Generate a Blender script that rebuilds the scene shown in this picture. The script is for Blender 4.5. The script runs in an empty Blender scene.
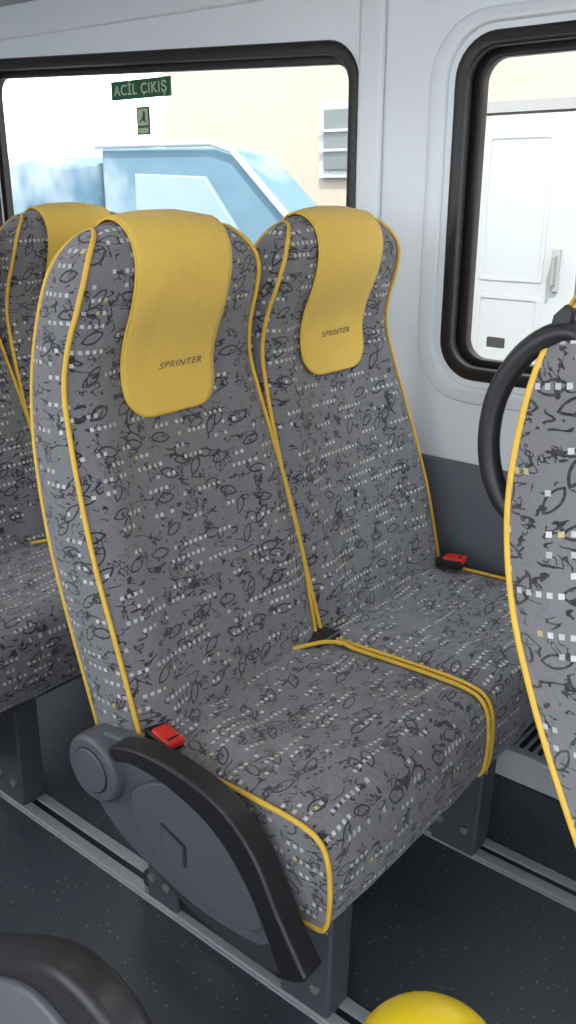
import bpy, bmesh, math, random
from mathutils import Vector, Matrix, noise as mnoise
random.seed(3)
sc = bpy.context.scene
COL = sc.collection
sc.view_settings.view_transform = 'Standard'

# ------------------------------------------------------------------ materials
class NT:
    def __init__(s, name):
        s.m = bpy.data.materials.new(name); s.m.use_nodes = True
        s.t = s.m.node_tree; s.b = s.t.nodes['Principled BSDF']
    def n(s, typ, **kw):
        x = s.t.nodes.new(typ)
        for k, v in kw.items(): setattr(x, k, v)
        return x
    def l(s, a, b): s.t.links.new(a, b)
    def val(s, sock, v):
        if isinstance(v, (int, float)): sock.default_value = v
        else: s.l(v, sock)
    def math(s, op, a, b=None, c=None):
        x = s.n('ShaderNodeMath', operation=op)
        s.val(x.inputs[0], a)
        if b is not None: s.val(x.inputs[1], b)
        if c is not None: s.val(x.inputs[2], c)
        return x.outputs[0]
    def comb(s, a, b, c=0.0):
        x = s.n('ShaderNodeCombineXYZ')
        s.val(x.inputs[0], a); s.val(x.inputs[1], b); s.val(x.inputs[2], c)
        return x.outputs[0]
    def white(s, vec):
        x = s.n('ShaderNodeTexWhiteNoise', noise_dimensions='3D'); s.l(vec, x.inputs['Vector'])
        return x.outputs['Value']
    def mix(s, f, a, b):
        x = s.n('ShaderNodeMix', data_type='RGBA')
        s.val(x.inputs[0], f)
        for k, v in ((6, a), (7, b)):
            if isinstance(v, tuple): x.inputs[k].default_value = (*v, 1)
            else: s.l(v, x.inputs[k])
        return x.outputs[2]
    def noise(s, vec, scale, detail=2.0, rough=.5):
        x = s.n('ShaderNodeTexNoise'); x.inputs['Scale'].default_value = scale
        x.inputs['Detail'].default_value = detail; x.inputs['Roughness'].default_value = rough
        if vec is not None: s.l(vec, x.inputs['Vector'])
        return x.outputs[0]
    def bump(s, h, strength, dist):
        x = s.n('ShaderNodeBump'); x.inputs['Strength'].default_value = strength
        x.inputs['Distance'].default_value = dist; s.l(h, x.inputs['Height'])
        s.l(x.outputs[0], s.b.inputs['Normal'])

def simple(name, col, rough=.5, metal=0.0, var=.06, scale=8, bump=0.0, bscale=200, bdist=.001, spec=.5):
    t = NT(name)
    co = t.n('ShaderNodeTexCoord').outputs['Object']
    nz = t.noise(co, scale, 3)
    c1 = tuple(max(0, c*(1-var)) for c in col); c2 = tuple(min(1, c*(1+var)) for c in col)
    t.l(t.mix(nz, c1, c2), t.b.inputs['Base Color'])
    t.b.inputs['Roughness'].default_value = rough
    t.b.inputs['Metallic'].default_value = metal
    t.b.inputs['Specular IOR Level'].default_value = spec
    if bump: t.bump(t.noise(co, bscale, 2), bump, bdist)
    return t.m

def yellow_cloth():
    t = NT('yellow_fabric')
    co = t.n('ShaderNodeTexCoord').outputs['Object']
    a = t.noise(co, 800, 2, .7); b = t.noise(co, 12, 4, .6)
    c = t.mix(a, (.66, .41, .060), (.95, .68, .17))
    c = t.mix(t.math('MULTIPLY', b, .35), c, (.72, .46, .08))
    t.l(c, t.b.inputs['Base Color'])
    t.b.inputs['Roughness'].default_value = .88; t.b.inputs['Specular IOR Level'].default_value = .15
    t.b.inputs['Sheen Weight'].default_value = .2
    t.bump(t.math('ADD', t.math('MULTIPLY', a, .12), t.noise(co, 16, 3)), .6, .010)
    return t.m

def fabric_mat():
    t = NT('patterned_fabric')
    uv = t.n('ShaderNodeUVMap').outputs[0]
    sep = t.n('ShaderNodeSeparateXYZ'); t.l(uv, sep.inputs[0])
    U, V = sep.outputs[0], sep.outputs[1]
    def squares(pu, pv, offu, offv, hu, hv, thr, seed):
        a = t.math('ADD', t.math('DIVIDE', U, pu), offu); b = t.math('ADD', t.math('DIVIDE', V, pv), offv)
        ca, cb = t.math('FLOOR', a), t.math('FLOOR', b)
        fa, fb = t.math('FRACT', a), t.math('FRACT', b)
        m1 = t.math('LESS_THAN', t.math('ABSOLUTE', t.math('SUBTRACT', fa, .5)), hu)
        m2 = t.math('LESS_THAN', t.math('ABSOLUTE', t.math('SUBTRACT', fb, .5)), hv)
        grp = t.white(t.comb(t.math('FLOOR', t.math('DIVIDE', t.math('ADD', ca, t.math('MULTIPLY', cb, 2.0)), 4)), cb, seed))
        ind = t.white(t.comb(ca, cb, seed+7))
        m3 = t.math('GREATER_THAN', grp, thr); m4 = t.math('GREATER_THAN', ind, .25)
        m = t.math('MULTIPLY', t.math('MULTIPLY', m1, m2), t.math('MULTIPLY', m3, m4))
        return m, t.white(t.comb(ca, cb, seed+3))
    s1, r1 = squares(.0115, .0200, .3, .1, .26, .15, .56, 1.0)
    nz = t.n('ShaderNodeTexNoise'); nz.inputs['Scale'].default_value = 60; t.l(uv, nz.inputs['Vector'])
    def scrib(scale, w, seed, mthr, stretch, shear=0.0, mscale=34):
        vec = t.comb(t.math('MULTIPLY', t.math('ADD', U, t.math('MULTIPLY', V, shear)), stretch), V, seed)
        n = t.noise(vec, scale, 1.5, .45)
        ln = t.math('LESS_THAN', t.math('ABSOLUTE', t.math('SUBTRACT', n, .5)), w)
        mk = t.math('GREATER_THAN', t.noise(t.comb(U, V, seed+5), mscale, 1.0), mthr)
        return t.math('MULTIPLY', ln, mk)
    k1 = scrib(44, .020, .3, .55, .5, .5)
    k2 = scrib(90, .044, 4.3, .60, .45, -.8, 40)
    k5 = scrib(80, .038, 8.3, .61, 1.6, .3, 38)
    def almond(cell, off, seed, thr, wd=.025):
        a = t.math('ADD', t.math('DIVIDE', U, cell), off); b = t.math('ADD', t.math('DIVIDE', V, cell), off*1.7)
        ca, cb = t.math('FLOOR', a), t.math('FLOOR', b)
        fa = t.math('SUBTRACT', t.math('FRACT', a), .5); fb = t.math('SUBTRACT', t.math('FRACT', b), .5)
        ang = t.math('ADD', t.math('MULTIPLY', t.white(t.comb(ca, cb, seed)), 1.6), -.4)
        cs, sn = t.math('COSINE', ang), t.math('SINE', ang)
        x = t.math('ADD', t.math('MULTIPLY', fa, cs), t.math('MULTIPLY', fb, sn))
        y = t.math('SUBTRACT', t.math('MULTIPLY', fb, cs), t.math('MULTIPLY', fa, sn))
        y = t.math('ADD', t.math('ABSOLUTE', y), .30)
        d = t.math('SQRT', t.math('ADD', t.math('MULTIPLY', x, x), t.math('MULTIPLY', y, y)))
        d = t.math('ADD', d, t.math('MULTIPLY', t.math('SUBTRACT', nz.outputs[0], .5), .05))
        ring = t.math('LESS_THAN', t.math('ABSOLUTE', t.math('SUBTRACT', d, .43)), wd)
        has = t.math('GREATER_THAN', t.white(t.comb(ca, cb, seed+2)), thr)
        return t.math('MULTIPLY', ring, has)
    k3 = almond(.060, .2, 11., .42); k4 = almond(.053, .65, 17., .62)
    dark = t.math('MAXIMUM', t.math('MAXIMUM', t.math('MAXIMUM', k1, k5), k2), t.math('MAXIMUM', k3, k4))
    weave = t.noise(t.comb(U, t.math('MULTIPLY', V, 3.0)), 700, 1.0)
    mott = t.noise(t.comb(U, V), 120, 2.0, .7)
    base = t.mix(weave, (.145, .145, .157), (.300, .297, .310))
    base = t.mix(t.math('MULTIPLY', mott, .3), base, (.125, .125, .137))
    dk = t.n('ShaderNodeMath', operation='MULTIPLY', use_clamp=True)
    t.l(dark, dk.inputs[0]); t.l(t.math('ADD', .55, t.math('MULTIPLY', mott, .75)), dk.inputs[1])
    c = t.mix(dk.outputs[0], base, (.022, .022, .029))
    sq = t.mix(t.math('GREATER_THAN', r1, .93), (.72, .72, .70), (.62, .50, .22))
    c = t.mix(t.math('MULTIPLY', s1, t.math('ADD', .60, t.math('MULTIPLY', r1, .38))), c, sq)
    t.l(c, t.b.inputs['Base Color'])
    t.b.inputs['Roughness'].default_value = .8
    t.b.inputs['Specular IOR Level'].default_value = .25
    t.b.inputs['Sheen Weight'].default_value = .25
    co = t.n('ShaderNodeTexCoord').outputs['Object']
    h = t.math('ADD', t.noise(co, 11, 4, .55), t.math('MULTIPLY', weave, .04))
    t.bump(h, .9, .032)
    return t.m

FAB = fabric_mat()
YEL = yellow_cloth()
PIPE = simple('yellow_piping', (.74, .46, .055), .6, var=.08, scale=60)
THREAD = simple('dark_thread', (.13, .11, .09), .8)
BLACK = simple('black_plastic', (.014, .014, .017), .42, bump=.25, bscale=700, bdist=.0004)
GREYP = simple('grey_plastic', (.105, .11, .13), .42, bump=.2, bscale=600, bdist=.0004)
DGREY = simple('dark_grey_plastic', (.04, .043, .05), .5)
GREYL = simple('leg_grey_paint', (.07, .075, .088), .5)
RED = simple('red_plastic', (.66, .03, .02), .35)
METAL = simple('aluminium_rail', (.36, .37, .39), .45, .2, var=.15, scale=30)
WHITE = simple('white_panel', (.84, .88, .92), .28, var=.015)
WALLG = simple('grey_wall_panel', (.15, .16, .185), .65, bump=.3, bscale=500, bdist=.0005)
DUCT = simple('duct_grey', (.60, .62, .64), .5)
RUBBER = simple('black_rubber', (.014, .011, .010), .38)
YPL = simple('yellow_gloss_plastic', (.85, .62, .015), .22)
CEIL = simple('ceiling_lining', (.50, .52, .53), .8)
GREEN = simple('green_label', (.02, .12, .05), .5)
LABW = simple('white_print', (.50, .62, .38), .6)
FACADE = simple('cream_render', (.335, .285, .225), .9, var=.05, scale=2)
FWHITE = simple('white_painted_door', (.31, .31, .31), .5, var=.03)
DFRAME = simple('door_trim_paint', (.23, .22, .21), .7)
VWHITE = simple('van_white_paint', (.36, .38, .40), .35, var=.03)
GROUND = simple('asphalt', (.22, .22, .23), .9, var=.1)
STEEL = simple('steel', (.20, .20, .20), .4, .2)

def tarp_mat(name, c1, c2, c3, scale=1.6):
    t = NT(name)
    co = t.n('ShaderNodeTexCoord').outputs['Object']
    a = t.noise(co, scale, 4, .55); b = t.noise(co, scale*1.6, 2, .5)
    r = t.n('ShaderNodeValToRGB'); r.color_ramp.elements[0].position = .50; r.color_ramp.elements[1].position = .66
    t.l(a, r.inputs[0])
    c = t.mix(b, c1, c2); c = t.mix(r.outputs[0], c, c3)
    t.l(c, t.b.inputs['Base Color']); t.b.inputs['Roughness'].default_value = .95
    t.b.inputs['Specular IOR Level'].default_value = .05
    t.bump(b, .4, .1)
    return t.m
TARP = tarp_mat('blue_tarpaulin', (.055, .10, .145), (.10, .165, .215), (.27, .31, .34), 1.1)
CABP = tarp_mat('pale_blue_paint', (.09, .15, .20), (.13, .20, .25), (.30, .34, .36), 1.2)
CABG = simple('truck_glass', (.19, .25, .29), .5)

def floor_mat():
    t = NT('speckled_vinyl')
    co = t.n('ShaderNodeTexCoord').outputs['Object']
    v = t.n('ShaderNodeTexVoronoi'); v.inputs['Scale'].default_value = 70; t.l(co, v.inputs['Vector'])
    m = t.math('LESS_THAN', v.outputs['Distance'], .14)
    m = t.math('MULTIPLY', m, t.math('GREATER_THAN', t.noise(co, 30, 1), .45))
    base = t.mix(t.noise(co, 5, 3), (.042, .048, .060), (.062, .069, .084))
    t.l(t.mix(t.math('MULTIPLY', m, .6), base, (.26, .28, .31)), t.b.inputs['Base Color'])
    t.b.inputs['Roughness'].default_value = .5
    t.bump(t.noise(co, 300, 2), .2, .001)
    return t.m
FLOOR = floor_mat()

def glass_mat():
    t = NT('window_glass')
    t.t.nodes.remove(t.b)
    out = [n for n in t.t.nodes if n.type == 'OUTPUT_MATERIAL'][0]
    tr = t.n('ShaderNodeBsdfTransparent'); tr.inputs[0].default_value = (.96, .98, .98, 1)
    gl = t.n('ShaderNodeBsdfGlossy'); gl.inputs['Roughness'].default_value = .03
    mx = t.n('ShaderNodeMixShader'); mx.inputs[0].default_value = .004
    t.l(tr.outputs[0], mx.inputs[1]); t.l(gl.outputs[0], mx.inputs[2]); t.l(mx.outputs[0], out.inputs[0])
    return t.m
GLASS = glass_mat()

# ------------------------------------------------------------------ helpers
def obj(name, me, mat=None, parent=None, smooth=False):
    o = bpy.data.objects.new(name, me); COL.objects.link(o)
    if mat: me.materials.append(mat)
    if smooth:
        for p in me.polygons: p.use_smooth = True
    if parent: o.parent = parent
    return o
def empty(name, loc=(0, 0, 0), parent=None):
    e = bpy.data.objects.new(name, None); e.empty_display_size = .1
    e.location = loc; COL.objects.link(e)
    if parent: e.parent = parent
    return e
def mesh(name, v, f, uvs=None):
    me = bpy.data.meshes.new(name); me.from_pydata([tuple(x) for x in v], [], f); me.update()
    if uvs:
        ul = me.uv_layers.new(name='UVMap')
        for p in me.polygons:
            for li in p.loop_indices: ul.data[li].uv = uvs[me.loops[li].vertex_index]
    return me
def box(name, lo, hi, mat, parent=None, bev=0.0, seg=3):
    bm = bmesh.new(); bmesh.ops.create_cube(bm, size=1)
    for v in bm.verts: v.co = Vector([(lo[i]+hi[i])/2 + v.co[i]*(hi[i]-lo[i]) for i in range(3)])
    if bev: bmesh.ops.bevel(bm, geom=bm.edges[:], offset=bev, segments=seg, affect='EDGES', profile=.5)
    me = bpy.data.meshes.new(name); bm.to_mesh(me); bm.free()
    o = obj(name, me, mat, parent, smooth=bev > 0)
    if bev: o.modifiers.new('wn', 'WEIGHTED_NORMAL').keep_sharp = True
    return o
def prism(name, pts, y0, y1, mat, parent=None, bev=0.0, seg=3, M=None):
    bm = bmesh.new()
    vs = [bm.verts.new((p[0], y0, p[1])) for p in pts]
    f = bm.faces.new(vs)
    r = bmesh.ops.extrude_face_region(bm, geom=[f])
    for g in r['geom']:
        if isinstance(g, bmesh.types.BMVert): g.co.y = y1
    bmesh.ops.recalc_face_normals(bm, faces=bm.faces[:])
    if bev:
        es = [e for e in bm.edges if abs(e.verts[0].co.y-e.verts[1].co.y) < 1e-6]
        bmesh.ops.bevel(bm, geom=es, offset=bev, segments=seg, affect='EDGES', profile=.5)
    bmesh.ops.triangulate(bm, faces=[f for f in bm.faces if len(f.verts) > 4])
    if M: bmesh.ops.transform(bm, matrix=M, verts=bm.verts[:])
    me = bpy.data.meshes.new(name); bm.to_mesh(me); bm.free()
    o = obj(name, me, mat, parent, smooth=True)
    me.set_sharp_from_angle(angle=math.radians(35))
    w = o.modifiers.new('wn', 'WEIGHTED_NORMAL'); w.keep_sharp = True; w.weight = 100
    return o
def smoothpoly(pts, n=6, closed=True):
    P = [Vector(p) for p in pts]; N = len(P); out = []
    rng = range(N) if closed else range(N-1)
    for i in rng:
        if closed: a, b, c, d = P[(i-1) % N], P[i], P[(i+1) % N], P[(i+2) % N]
        else: a, b, c, d = P[max(i-1, 0)], P[i], P[i+1], P[min(i+2, N-1)]
        for k in range(n):
            t = k/n
            out.append(.5*((2*b)+(c-a)*t+(2*a-5*b+4*c-d)*t*t+(3*b-a-3*c+d)*t**3))
    if not closed: out.append(P[-1])
    return out
def tube(name, pts, r, mat, parent=None, closed=False, seg=10, caps=True):
    P = [Vector(p) for p in pts]; N = len(P); v = []; f = []
    T = []
    for i in range(N):
        a = P[(i-1) % N] if (closed or i > 0) else P[i]; b = P[(i+1) % N] if (closed or i < N-1) else P[i]
        T.append((b-a).normalized())
    ref = Vector((0, 1, 0)) if abs(T[0].y) < .9 else Vector((1, 0, 0))
    n = (ref - T[0]*ref.dot(T[0])).normalized()
    for i in range(N):
        n = (n - T[i]*n.dot(T[i])).normalized(); b = T[i].cross(n)
        for k in range(seg):
            a = 2*math.pi*k/seg; v.append(P[i]+(n*math.cos(a)+b*math.sin(a))*r)
    M = N if closed else N-1
    for i in range(M):
        for k in range(seg):
            j = (i+1) % N
            f.append((i*seg+k, i*seg+(k+1) % seg, j*seg+(k+1) % seg, j*seg+k))
    if caps and not closed:
        f.append(tuple(reversed(range(seg)))); f.append(tuple((N-1)*seg+k for k in range(seg)))
    return obj(name, mesh(name, v, f), mat, parent, smooth=True)
def taper(x, z):
    """the body side rises gently toward the rear above the window line"""
    return z + .050*max(0, -1.27-x)*max(0, min(1, (z-1.2)/.35)) if z < 1.6 else z+.022*max(0, -1.27-x)
def rrect(x0, x1, z0, z1, r, n=8, tp=False):
    o = []
    for cx, cz, a0 in ((x1-r, z1-r, 0), (x0+r, z1-r, 90), (x0+r, z0+r, 180), (x1-r, z0+r, 270)):
        for k in range(n+1):
            a = math.radians(a0+90*k/n); o.append((cx+r*math.cos(a), cz+r*math.sin(a)))
    if tp: o = [(x, taper(x, z)) for x, z in o]
    return o
def plate(name, outer, holes, yc, half, mat, parent=None, bev=0.0):
    cu = bpy.data.curves.new(name, 'CURVE'); cu.dimensions = '2D'; cu.fill_mode = 'BOTH'
    cu.extrude = max(half-bev, .0005); cu.bevel_depth = bev; cu.bevel_resolution = 2
    cu.offset = -bev
    for pl in [outer]+holes:
        s = cu.splines.new('POLY'); s.points.add(len(pl)-1)
        for p, q in zip(s.points, pl): p.co = (q[0], q[1], 0, 1)
        s.use_cyclic_u = True
    tmp = bpy.data.objects.new('tmp', cu); COL.objects.link(tmp)
    bpy.context.view_layer.update()
    me = bpy.data.meshes.new_from_object(tmp.evaluated_get(bpy.context.evaluated_depsgraph_get()))
    bpy.data.objects.remove(tmp)
    for v in me.vertices: v.co = (v.co.x, yc+v.co.z, v.co.y)
    bm = bmesh.new(); bm.from_mesh(me); bmesh.ops.remove_doubles(bm, verts=bm.verts[:], dist=1e-5)
    bmesh.ops.recalc_face_normals(bm, faces=bm.faces[:]); bm.to_mesh(me); bm.free()
    me.materials.clear()
    o = obj(name, me, mat, parent, smooth=True); me.set_sharp_from_angle(angle=math.radians(30))
    return o
def interp(tab, z):
    if z <= tab[0][0]: return tab[0][1]
    for (a, b), (c, d) in zip(tab, tab[1:]):
        if z <= c:
            t = (z-a)/(c-a); return b+(d-b)*t
    return tab[-1][1]
def sstep(a, b, x):
    t = max(0, min(1, (x-a)/(b-a))); return t*t*(3-2*t)

# ------------------------------------------------------------------ seat
BACK = [(.015, .40), (.0, .46), (-.036, .60), (-.068, .70), (-.101, .80), (-.132, .90), (-.148, .97), (-.141, 1.03), (-.121, 1.085),
        (-.109, 1.13), (-.114, 1.165), (-.132, 1.190), (-.156, 1.196), (-.182, 1.172), (-.210, 1.10), (-.231, 1.0), (-.229, .9),
        (-.209, .8), (-.182, .70), (-.154, .60), (-.118, .46), (-.105, .40)]
BP = smoothpoly(BACK, 6, closed=False)
NB = len(BP); IP = max(range(NB), key=lambda i: BP[i].y)
WT = [(.40, .220), (.50, .225), (.62, .229), (.72, .228), (.82, .221), (.92, .211), (1.0, .202), (1.06, .196), (1.12, .188), (1.155, .176), (1.18, .157), (1.197, .138)]
WT = [(p.x, p.y) for p in smoothpoly(WT, 5, closed=False)]
def wid(z): return interp(WT, z)
ARC = [0.0]
for i in range(1, NB): ARC.append(ARC[-1]+(BP[i]-BP[i-1]).length)
def nrm(i):
    t = (BP[min(i+1, NB-1)]-BP[max(i-1, 0)]).normalized(); return Vector((t.y, -t.x))
def boff(i, s, seed=0):
    z = BP[i].y; y = s; s = abs(s)
    e = -.007*sstep(.90, 1.0, s)
    head = sstep(.98, 1.10, z)
    top = sstep(1.12, 1.19, z)
    if i <= IP:
        o = (1-head)*(.015*math.exp(-((s-.76)/.17)**2)-.004*(1-s*s)*sstep(.45, .6, z)) + head*.005*(1-s*s)+top*.010*(1-s*s)
    else:
        o = head*.010*(1-s*s) + top*.010*(1-s*s) + (1-head)*.012*(1-s**4)
    o += .004*mnoise.noise(Vector((y*1.6+seed*3, z*7, seed*5)))*(1-s**6)*(1-top)
    return o+e
def bsurf(fi, y, ex=0.0, seed=0):
    i = int(max(0, min(NB-2, math.floor(fi)))); t = fi-i
    def at(j):
        w = wid(BP[j].y); s = y/w; o = boff(j, max(-1, min(1, s)), seed)+ex; n = nrm(j)
        return Vector((BP[j].x+n.x*o, y, BP[j].y+n.y*o))
    return at(i).lerp(at(i+1), t)
def front_fi(z):
    for i in range(IP):
        if BP[i].y <= z <= BP[i+1].y: return i+(z-BP[i].y)/(BP[i+1].y-BP[i].y)
    return 0.0
def rear_x(z):
    for i in range(NB-1, IP, -1):
        if BP[i].y <= z <= BP[i-1].y: return BP[i].x+(BP[i-1].x-BP[i].x)*(z-BP[i].y)/max(1e-6, BP[i-1].y-BP[i].y)
    return BP[IP].x if z > 1.1 else BP[NB-1].x

CUSH = [(-.09, .425), (-.03, .432), (.05, .438), (.15, .443), (.25, .447), (.32, .446), (.352, .436), (.368, .412), (.373, .37), (.372, .33), (.366, .297), (.345, .286), (.25, .284), (.05, .284), (-.09, .284)]
CP = smoothpoly(CUSH, 7, closed=False); NC = len(CP)
WC = .2242

def build_seat(loc, kind, recline=0.0, buckle=-1, seed=0.0, tx=.014, lean=0.0):
    root = empty('passenger_seat', loc)
    S = Matrix.Identity(4); S[1][2] = lean/.7
    M = Matrix.Translation((0, 0, .45)) @ S @ Matrix.Rotation(-math.radians(recline), 4, 'Y') @ Matrix.Translation((0, 0, -.45))
    v = []; f = []; uv = []; nc = 40
    for i in range(NB):
        w = wid(BP[i].y)
        for j in range(nc+1):
            s = -1+2*j/nc; p = bsurf(i, s*w, 0, seed)
            v.append(M @ p); uv.append((s*w+seed, ARC[i]+seed*.7))
    for i in range(NB-1):
        for j in range(nc):
            a = i*(nc+1)+j; f.append((a, a+1, a+nc+2, a+nc+1))
    for sg in (-1, 1):
        b0 = len(v); m = 8; rows = IP+1
        for i in range(rows):
            z = BP[i].y; xf = BP[i].x; xr = rear_x(z)
            for k in range(m+1):
                t = k/m; u = 2*t-1
                x = xf+(xr-xf)*t
                v.append(M @ Vector((x, sg*(wid(z)+.012*(1-u*u)*min(1, abs(xf-xr)/.05)), z))); uv.append((x+seed*1.3+.4*sg, z+seed))
        for i in range(rows-1):
            for k in range(m):
                a = b0+i*(m+1)+k; q = (a, a+1, a+m+2, a+m+1)
                f.append(q if sg < 0 else tuple(reversed(q)))
    b = [v[0], v[nc], v[(NB-1)*(nc+1)+nc], v[(NB-1)*(nc+1)]]
    n0 = len(v); v += b; uv += [(0, 0)]*4; f.append((n0+3, n0+2, n0+1, n0))
    obj('backrest', mesh('backrest', v, f, uv), FAB, root, smooth=True)
    for sg, nm in ((-1, 'a'), (1, 'b')):
        pts = []
        for i in range(NB):
            n = nrm(i); w = wid(BP[i].y)
            pts.append(M @ Vector((BP[i].x-n.x*.003, sg*(w+.001), BP[i].y-n.y*.003)))
        tube('backrest_piping_'+nm, pts, .0040, PIPE, root)
    # headrest cover
    z0 = .905; i0 = front_fi(z0); i1 = NB-1-36
    a0 = interp(list(enumerate(ARC)), i0)
    n1 = 60; nc2 = 20; v = []; f = []; border_l = []; border_r = []
    L = interp(list(enumerate(ARC)), i1)-a0; R = .050
    inv = [(a, k) for k, a in enumerate(ARC)]
    for q in range(n1+1):
        d = L*(q/n1)**1.35
        hw = .102
        if d < R: hw = .102-R+math.sqrt(max(0, R*R-(R-d)**2))
        if L-d < R: hw = .102-R+math.sqrt(max(0, R*R-(R-(L-d))**2))
        fi = interp(inv, a0+d)
        for j in range(nc2+1):
            y = hw*(-1+2*j/nc2); rip = .0014*mnoise.noise(Vector((y*22+seed*7, d*14, seed)))
            v.append(M @ bsurf(fi, y, .0045+rip, seed))
            if j == 0: border_l.append(M @ bsurf(fi, y, .0065, seed))
            if j == nc2: border_r.append(M @ bsurf(fi, y, .0065, seed))
    for i in range(n1):
        for j in range(nc2):
            a = i*(nc2+1)+j; f.append((a, a+1, a+nc2+2, a+nc2+1))
    o = obj('headrest_cover', mesh('headrest_cover', v, f), YEL, root, smooth=True)
    sm = o.modifiers.new('s', 'SOLIDIFY'); sm.thickness = .004; sm.offset = 1
    tube('headrest_cover_hem', border_l+list(reversed(border_r)), .0024, PIPE, root, closed=True, seg=6)
    # embroidered text
    cu = bpy.data.curves.new('t', 'FONT'); cu.body = 'SPRINTER'; cu.size = .0180; cu.align_x = 'CENTER'; cu.shear = .3; cu.space_character = 1.18; cu.offset = .0001
    tmp = bpy.data.objects.new('tmp', cu); COL.objects.link(tmp); bpy.context.view_layer.update()
    me = bpy.data.meshes.new_from_object(tmp.evaluated_get(bpy.context.evaluated_depsgraph_get())); bpy.data.objects.remove(tmp)
    for vv in me.vertices:
        vv.co = M @ bsurf(front_fi(.975+vv.co.y*.88), vv.co.x*1.08+tx, .0100, seed)
    me.materials.clear(); obj('embroidered_lettering', me, THREAD, root)
    # cushion
    v = []; f = []; uv = []; nc = 40; arc = 0
    for i in range(NC):
        if i: arc += (CP[i]-CP[i-1]).length
        for j in range(nc+1):
            s = -1+2*j/nc; x, z = CP[i]
            top = sstep(.40, .43, z); front = sstep(.33, .37, x)
            z2 = z+top*(.012*(1-s**4)-.009*math.exp(-(s/.5)**2)*sstep(.33, .2, x))-top*.004*sstep(.9, 1, abs(s))
            nn = mnoise.noise(Vector((x*9+seed*4, s*2.6, seed*3)))+.6*mnoise.noise(Vector((x*26, s*5, seed*3+4)))
            z2 += top*.0095*nn*(1-s**6)
            x2 = x+front*(.006*(1-s**4)+.004*mnoise.noise(Vector((s*4, z*14, seed)))*(1-s**6))
            v.append((x2, s*WC, z2)); uv.append((s*WC+seed+.5, -arc+seed*2))
    for i in range(NC-1):
        for j in range(nc):
            a = i*(nc+1)+j; f.append((a, a+nc+1, a+nc+2, a+1))
    for sg in (-1, 1):
        b0 = len(v)
        tp = []
        for p in CP:
            if p.x > .3725 and p.y < .37: break
            tp.append(p)
        for i, p in enumerate(tp):
            for k in range(5):
                t = k/4; zb = .284
                v.append((p.x, sg*(WC+.004*math.sin(math.pi*t)), p.y+(zb-p.y)*t)); uv.append((p.x+seed+.9*sg, p.y+(zb-p.y)*t))
        for i in range(len(tp)-1):
            for k in range(4):
                a = b0+i*5+k; q = (a, a+1, a+6, a+5); f.append(q if sg > 0 else tuple(reversed(q)))
    obj('seat_cushion', mesh('seat_cushion', v, f, uv), FAB, root, smooth=True)
    notch = 1 if kind == 'aisle' else 0
    for sg, nm in ((-1, 'a'), (1, 'b')):
        pts = []
        for p in CP:
            if p.x < .30 and p.y < .3: break
            if p.x < (.09 if sg == notch else .0): continue
            pts.append(Vector((p.x+(.002 if p.x > .34 else 0), sg*(WC+.0005), p.y+(.0015 if p.y > .42 else 0))))
        if sg == notch:
            bow = smoothpoly([(.012, .140, .450), (.030, .165, .454), (.050, .195, .455), (.072, .218, .450)], 6, False)
            pts = bow + pts
        tube('cushion_piping_'+nm, pts, .0040, PIPE, root)
    if kind == 'aisle':
        box('recliner_bracket', (-.01, .180, .425), (.04, .255, .450), BLACK, root, .006)
    # buckle
    yb = buckle*.203
    zb = .460 if buckle > 0 else .446
    Mb = Matrix.Translation((.045 if buckle > 0 else .034, yb, zb)) @ Matrix.Rotation(math.radians(8*buckle), 4, 'Z') @ Matrix.Rotation(math.radians(-4 if buckle > 0 else 6), 4, 'Y')
    o = box('buckle_stalk', (-.065, -.013, -.012), (.012, .013, .004), BLACK, root, .004); o.matrix_local = Mb
    o = box('buckle_body', (-.030, -.018, -.010), (.030, .018, .010), BLACK, root, .004); o.matrix_local = Mb
    o = box('buckle_button', (-.016, -.0155, .002), (.034, .0155, .0155), RED, root, .004); o.matrix_local = Mb
    o = box('buckle_slot', (.020, -.010, .0152), (.024, .010, .0162), BLACK, root); o.matrix_local = Mb
    # under-frame
    box('cushion_pan', (-.08, -.20, .255), (.33, .20, .287), GREYL, root, .006)
    ly0, ly1 = (-.142, -.085) if kind == 'aisle' else (-.125, -.068)
    prism('front_leg', [(.215, .0), (.312, .0), (.315, .03), (.322, .27), (.12, .27), (.19, .18), (.215, .06)], ly0, ly1, GREYL, root, .006)
    prism('rear_leg', [(-.11, 0), (-.03, 0), (-.03, .06), (.0, .2), (.07, .27), (-.09, .27)], ly0, ly1, GREYL, root, .006)
    box('foot_rail', (-.13, ly0+.008, .012), (.30, ly1-.008, .045), BLACK, root, .005)
    for bx in (.235, .29, -.09, -.05):
        prism('foot_bolt', [(bx+.009*math.cos(math.pi*k/3), .06+.009*math.sin(math.pi*k/3)) for k in range(6)], ly0-.006, ly0+.002, STEEL, root, .001)
    if kind == 'aisle':
        arm_parts(root)
    return root

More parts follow.
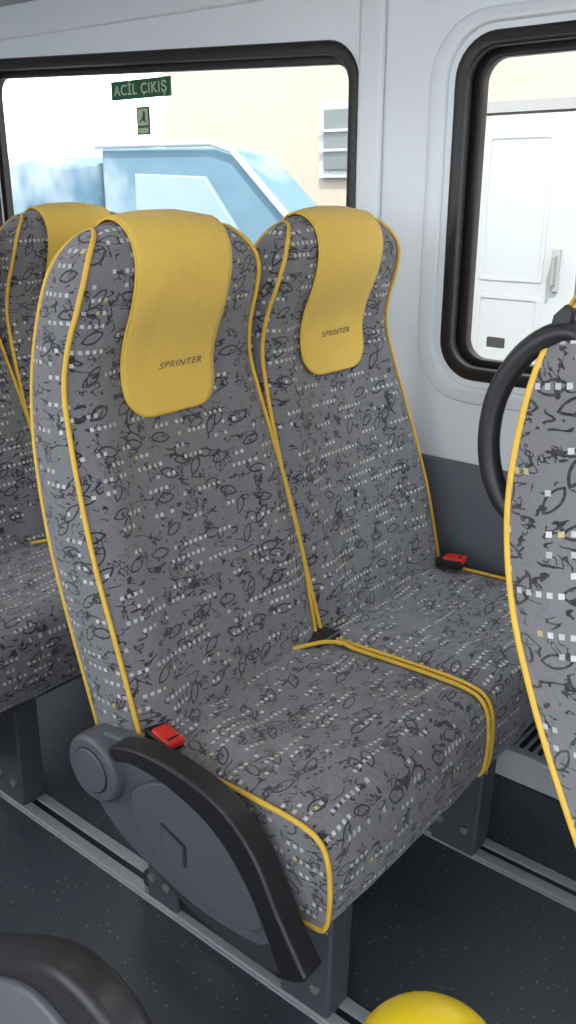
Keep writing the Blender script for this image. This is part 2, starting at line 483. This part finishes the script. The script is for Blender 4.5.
def arm_parts(root):
    ox = .93; y = -.985
    body = smoothpoly([(-1.035, .395), (-1.035, .345), (-.985, .285), (-.917, .250), (-.85, .232), (-.783, .220), (-.71, .220), (-.645, .235), (-.615, .30), (-.665, .405), (-.78, .452), (-.90, .458), (-.99, .445)], 5)
    prism('side_trim_body', [(p.x+ox, p.y) for p in body], .727+y, .757+y, GREYP, root, .006)
    low = smoothpoly([(-.97, .30), (-.93, .235), (-.83, .19), (-.72, .17), (-.63, .18), (-.60, .25), (-.65, .32), (-.80, .33)], 5)
    prism('side_trim_skirt', [(p.x+ox, p.y) for p in low], .742+y, .775+y, DGREY, root, .005)
    inner = smoothpoly([(-.91, .375), (-.89, .30), (-.80, .253), (-.71, .247), (-.650, .265), (-.645, .34), (-.70, .41), (-.82, .43)], 5)
    prism('side_trim_relief', [(p.x+ox, p.y) for p in inner], .719+y, .73+y, GREYP, root, .005)
    prism('side_trim_badge', [(-.840+ox, .355), (-.790+ox, .338), (-.790+ox, .300), (-.840+ox, .317)], .7145+y, .722+y, DGREY, root, .0015)
    prism('side_trim_badge_face', [(-.837+ox, .351), (-.793+ox, .336), (-.793+ox, .304), (-.837+ox, .319)], .7135+y, .720+y, GREYP, root, .0008)
    def disc(nm, r, y0, y1, m, b):
        prism(nm, [(-.985+ox+r*math.cos(2*math.pi*k/40), .390+r*math.sin(2*math.pi*k/40)) for k in range(40)], y0+y, y1+y, m, root, b)
    disc('hinge_cover', .058, .703, .757, GREYP, .008)
    disc('hinge_ring', .040, .7015, .71, BLACK, .001)
    disc('hinge_cap', .038, .699, .71, GREYP, .003)
    arm = smoothpoly([(-.925, .462), (-.87, .480), (-.789, .484), (-.702, .467), (-.639, .417), (-.596, .341), (-.556, .278), (-.548, .264), (-.558, .250), (-.584, .238), (-.596, .244),
                      (-.616, .290), (-.655, .360), (-.712, .417), (-.795, .446), (-.875, .450), (-.915, .438), (-.93, .446)], 5)
    prism('armrest', [(p.x+ox, p.y) for p in arm], .698+y, .738+y, BLACK, root, .006, 4)

PITCH = .815
NEAR, FAR = .985, 1.449
build_seat((-.93, NEAR, 0), 'aisle', 0, -1, .0, .024, .010)
build_seat((-.93, FAR, 0), 'window', 0, 1, .37, .010, -.012)
build_seat((-.93-PITCH, NEAR, 0), 'aisle', 0, -1, .61)
build_seat((-.93-PITCH, FAR, 0), 'window', 0, 1, .83, .014, -.012)
fr = build_seat((-.040, NEAR, 0), 'aisle', 10, -1, 1.13)
build_seat((-.040, FAR, 0), 'window', 10, 1, 1.41)
hp = smoothpoly([(-.245, 0, 1.10), (-.285, 0, 1.125), (-.326, 0, 1.105), (-.354, 0, 1.06), (-.361, 0, 1.01), (-.351, 0, .965), (-.325, 0, .935), (-.27, 0, .93)], 6, False)
tube('grab_handle', [(p.x, -.175, p.z) for p in hp], .0115, BLACK, fr, seg=14)
prism('grab_handle_tab', [(-.308, 1.11), (-.288, 1.115), (-.285, 1.145), (-.293, 1.15), (-.303, 1.14)], -.182, -.168, BLACK, fr, .003)

single = build_seat((-.93, .02, 0), 'window', 0, 1, 1.9)
ap = smoothpoly([(0, .44), (.13, .51), (.23, .56), (.335, .620), (.43, .676), (.485, .686), (.528, .668), (.556, .62), (.56, .56), (.52, .50), (.43, .46), (.23, .40), (0, .35), (-.04, .40)], 5)
prism('raised_armrest', [(p.x, p.y) for p in ap], .262, .30, BLACK, single, .012, 4)
c = Vector((.34, .53))
prism('armrest_inlay', [tuple(c+(p-c)*.76) for p in ap], .255, .266, GREYP, single, .004)

st = empty('stanchion_post', (-.262, .512, 0))
tube('post', [(0, 0, 0), (0, 0, .3), (0, 0, .50)], .018, YPL, st, seg=20)
bm = bmesh.new(); bmesh.ops.create_uvsphere(bm, u_segments=40, v_segments=24, radius=.068)
for v in bm.verts:
    if v.co.z < 0: v.co.z *= .45
    else: v.co.z *= .72
    v.co.z += .524
me = bpy.data.meshes.new('cap'); bm.to_mesh(me); bm.free(); obj('rounded_cap', me, YPL, st, smooth=True)
tube('base_flange', [(0, 0, 0), (0, 0, .012)], .045, STEEL, st, seg=24)

# ------------------------------------------------------------------ bus shell
XA, XB = -4.2, 1.6
YW = 1.78; YO = -.60
box('floor', (XA, YO-.05, -.06), (XB, YW+.05, 0), FLOOR)
def rail(y):
    r = empty('floor_rail', (0, y, 0))
    box('rail_base', (XA, -.034, -.002), (XB, .034, .004), METAL, r, .0015)
    box('rail_lip_a', (XA, -.030, .003), (XB, -.007, .009), METAL, r, .002)
    box('rail_lip_b', (XA, .007, .003), (XB, .030, .009), METAL, r, .002)
    box('rail_slot', (XA, -.007, .003), (XB, .007, .005), BLACK, r)
rail(.87); rail(1.357)
wins = [(-1.018, .55, .85, 1.545), (-2.76, -1.268, .85, 1.560), (-4.1, -2.97, .85, 1.560)]
outer = [(XA, 0), (XB, 0), (XB, 1.82), (XA, 1.82)]
w = empty('wall_left')
plate('wall_panel', outer, [rrect(a, b, c_, d, .085, tp=True) for a, b, c_, d in wins], YW+.03, .03, WHITE, w, .006)
for a, b, c_, d in wins[:1]:
    plate('window_surround_moulding', rrect(a-.06, b+.06, c_-.055, d+.045, .13), [rrect(a-.018, b+.018, c_-.016, d+.016, .10)], YW-.002, .009, WHITE, w, .008)
box('pillar_cover', (-1.262, YW-.014, .66), (-1.195, YW+.005, 1.64), WHITE, w, .012, 4)
box('pillar_cover_rear', (-2.89, YW-.014, .66), (-2.84, YW+.005, 1.64), WHITE, w, .012, 4)
box('lower_panel', (XA, YW-.018, 0), (XB, YW+.005, .655), WALLG, w, .005)
o = box('cant_rail_trim', (XA, YW-.016, 1.632), (XB, YW+.01, 1.72), WHITE, w, .006)
for v in o.data.vertices:
    v.co.z += .022*(-1.27-v.co.x) if v.co.x < -1.27 else 0
for k, (a, b, c_, d) in enumerate(wins):
    wn = empty('window_%d' % (k+1))
    plate('rubber_seal', rrect(a-.004, b+.004, c_-.004, d+.004, .088, tp=True), [rrect(a+.026, b-.026, c_+.026, d-.026, .062, tp=True)], YW+.010, .014, RUBBER, wn, .006)
    plate('inner_frame', rrect(a+.016, b-.016, c_+.016, d-.016, .065, tp=True), [rrect(a+.045, b-.045, c_+.040, d-.042, .045, tp=True)], YW+.045, .012, RUBBER, wn, .003)
    plate('glass_pane', rrect(a+.018, b-.018, c_+.018, d-.018, .06, tp=True), [], YW+.056, .002, GLASS, wn)
    if k == 0:
        plate('glass_sticker', rrect(-.932, -.888, .917, .940, .004), [], YW+.0525, .0008, DFRAME, wn)
ce = empty('ceiling')
pts = [(YW+.01, 1.76), (YW-.01, 1.765), (YW-.06, 1.80), (YW-.15, 1.84), (YW-.28, 1.86), (YO+.28, 1.86), (YO+.15, 1.84), (YO+.06, 1.79), (YO, 1.70)]
v = []; f = []
for y, z in pts: v += [(XA, y, z), (XB, y, z)]
for i in range(len(pts)-1): f.append((2*i, 2*i+1, 2*i+3, 2*i+2))
o = obj('ceiling_lining', mesh('cl', v, f), CEIL, ce, smooth=True)
sm = o.modifiers.new('s', 'SOLIDIFY'); sm.thickness = .03; sm.offset = -1
w2 = empty('wall_right')
plate('wall_panel', outer, [rrect(-1.55, -.35, .80, 1.6, .08), rrect(-3.4, -1.75, .80, 1.6, .08), rrect(-.15, 1.3, .03, 1.68, .06)], YO-.03, .03, WHITE, w2, .006)
box('lower_panel', (XA, YO-.003, 0), (-.2, YO+.018, .655), WALLG, w2, .005)
box('wall_back', (XA-.05, YO, 0), (XA, YW, 1.9), WHITE)
wf = empty('wall_front')
box('bulkhead_lower', (XB, YO, 0), (XB+.05, YW, .8), WALLG, wf)
box('bulkhead_upper', (XB, YO, 1.6), (XB+.05, YW, 1.9), WHITE, wf)
du = empty('heater_duct', parent=w)
box('duct_body', (XA, 1.60, 0.0), (XB, YW-.02, .075), DUCT, du, .006)
for i in range(26):
    x = -1.0+i*.022
    box('grille_slat', (x, 1.625, .076), (x+.010, 1.74, .082), BLACK, du)
sg = empty('emergency_exit_sign')
SX, SZ = -2.04, 1.514
box('sign_plate', (SX-.122, YW+.044, SZ-.024), (SX+.122, YW+.0475, SZ+.024), GREEN, sg)
def wall_text(body, size, x, z, m, parent, name):
    cu = bpy.data.curves.new('t', 'FONT'); cu.body = body; cu.size = size; cu.align_x = 'CENTER'; cu.align_y = 'CENTER'; cu.extrude = .0004; cu.space_character = 1.15; cu.offset = .0006
    tmp = bpy.data.objects.new('tmp', cu); COL.objects.link(tmp); bpy.context.view_layer.update()
    me = bpy.data.meshes.new_from_object(tmp.evaluated_get(bpy.context.evaluated_depsgraph_get())); bpy.data.objects.remove(tmp)
    for vv in me.vertices: vv.co = (x+vv.co.x, YW+.0432+vv.co.z, z+vv.co.y)
    me.materials.clear(); return obj(name, me, m, parent)
wall_text('AC\u0130L \u00c7IKI\u015e', .038, SX, SZ-.001, LABW, sg, 'sign_lettering')
TX, TZ = SX+.006, SZ-.082
box('sticker_plate', (TX-.026, YW+.044, TZ-.036), (TX+.026, YW+.0475, TZ+.036), GREEN, sg)
box('sticker_picture', (TX-.021, YW+.0430, TZ-.012), (TX+.021, YW+.0445, TZ+.031), LABW, sg)
box('sticker_caption', (TX-.021, YW+.0430, TZ-.032), (TX+.021, YW+.0445, TZ-.018), LABW, sg)
prism('sticker_figure', [(TX-.015, TZ-.006), (TX, TZ+.010), (TX+.004, TZ+.026), (TX+.011, TZ+.02), (TX+.009, TZ+.006), (TX+.015, TZ-.005), (TX, TZ+.001)], YW+.0420, YW+.0432, GREEN, sg)

# ------------------------------------------------------------------ outside
G = -.55
box('ground', (-40, -40, G-.1), (40, 40, G), GROUND)
bd = empty('building')
box('facade', (-6.4, 6.0, G), (9, 6.3, 4.2), FACADE, bd)
box('roof_edge', (-6.6, 5.7, 4.2), (9.2, 6.5, 4.35), FWHITE, bd)
box('facade_plinth', (-6.42, 5.97, G), (9.02, 6.0, G+.5), simple('plinth', (.25, .25, .24), .9), bd)
box('small_window_frame', (-4.60, 5.95, 1.34), (-3.9, 6.0, 1.88), FWHITE, bd)
box('small_window_pane', (-4.54, 5.93, 1.40), (-3.97, 5.96, 1.83), simple('frosted_pane', (.10, .11, .11), .3), bd)
for i in range(2): box('window_bar', (-4.58, 5.91, 1.53+i*.14), (-3.9, 5.93, 1.55+i*.14), FWHITE, bd)
dr = empty('garage_door')
box('door_leaf_a', (-3.20, 5.90, G), (-2.39, 5.98, 1.72), FWHITE, dr, .01)
box('door_leaf_b', (-2.37, 5.90, G), (-.7, 5.98, 1.72), FWHITE, dr, .01)
for x0, x1 in ((-3.10, -2.62), (-2.28, -1.75), (-1.6, -.85)):
    for z0_, z1_ in ((-.4, .55), (.65, 1.6)):
        plate('door_moulding', rrect(x0, x1, z0_, z1_, .02, 3), [rrect(x0+.025, x1-.025, z0_+.025, z1_-.025, .015, 3)], 5.899, .005, FWHITE, dr)
box('door_frame_side', (-3.27, 5.93, G), (-3.21, 5.995, 1.80), DFRAME, dr)
box('door_frame_top', (-3.27, 5.93, 1.74), (-.6, 5.995, 1.81), DFRAME, dr)
box('door_handle', (-2.535, 5.82, .64), (-2.515, 5.88, .84), STEEL, dr, .008)
box('door_handle_plate', (-2.55, 5.872, .60), (-2.50, 5.90, .88), DFRAME, dr, .004)
vn = empty('parked_truck', (0, 0, 0))
prism('truck_cab', [(-4.6, G+.45), (-2.95, G+.45), (-2.95, 1.0), (-3.11, 1.14), (-3.47, 1.43), (-3.62, 1.47), (-4.6, 1.49)], 3.75, 4.10, CABP, vn, .05)
prism('truck_window', [(-3.42, 1.02), (-3.68, 1.32), (-4.25, 1.34), (-4.25, 1.02)], 3.72, 3.76, CABG, vn, .01)
tube('cab_edge_tube', [(-3.02, 3.73, 1.06), (-3.11, 3.73, 1.14), (-3.47, 3.73, 1.45), (-3.62, 3.73, 1.49), (-4.6, 3.73, 1.50)], .018, VWHITE, vn)
load = []
for i in range(24):
    x = -7.6+3.0*i/23; load.append((x, 1.43+.03*math.sin(i*.8)+.015*math.sin(i*2.1)))
prism('tarpaulin_load', [(-4.62, .5), (-7.6, .5)]+load, 3.72, 4.6, TARP, vn, .04)
box('truck_bed', (-7.7, 3.7, G+.42), (-4.6, 4.7, .5), VWHITE, vn, .02)
for x in (-3.6, -6.9):
    prism('wheel', [(x+.4*math.cos(2*math.pi*k/32), G+.4+.4*math.sin(2*math.pi*k/32)) for k in range(32)], 3.66, 3.9, RUBBER, vn, .02)

# ------------------------------------------------------------------ light
wd = bpy.data.worlds.new('World'); sc.world = wd; wd.use_nodes = True
nt = wd.node_tree; bg = nt.nodes['Background']
bg.inputs[0].default_value = (.88, .935, 1.0, 1); bg.inputs[1].default_value = 4.9
sl = bpy.data.lights.new('sun', 'SUN'); sl.energy = 7; sl.angle = math.radians(.6); sl.color = (1, .95, .86)
so = bpy.data.objects.new('sun', sl); COL.objects.link(so)
d = Vector((-.45, .62, -1.05)).normalized()
so.rotation_euler = d.to_track_quat('-Z', 'Y').to_euler(); so.location = (3, -4, 8)
for k, x in enumerate((-1.6, -.1)):  # added fill lights with invented housings under the roof, to brighten the interior
    e = empty('added_fill_lamp', (x, .6, 1.84))
    box('added_fill_housing', (-.30, -.07, 0), (.30, .07, .015), FWHITE, e, .004)
    al = bpy.data.lights.new('added_fill_light', 'AREA'); al.shape = 'RECTANGLE'; al.size = .55; al.size_y = .12; al.energy = 2.5; al.color = (1, .93, .84)
    ao = bpy.data.objects.new('added_fill_light', al); COL.objects.link(ao); ao.parent = e; ao.location = (0, 0, -.005)

# ------------------------------------------------------------------ camera
cam = bpy.data.cameras.new('camera'); co = bpy.data.objects.new('camera', cam); COL.objects.link(co)
cam.sensor_fit = 'VERTICAL'; cam.sensor_height = 36; cam.lens = 883/1024*36; cam.clip_start = .02
h = Vector((-.637, .771, 0)).normalized(); R = Vector((h.y, -h.x, 0)); p = math.radians(20.04)
F = h*math.cos(p)-Vector((0, 0, math.sin(p))); U = R.cross(F)
mm = Matrix((R, U, -F)).transposed().to_4x4(); mm.translation = (0, 0, 1.25)
co.matrix_world = mm
sc.camera = co
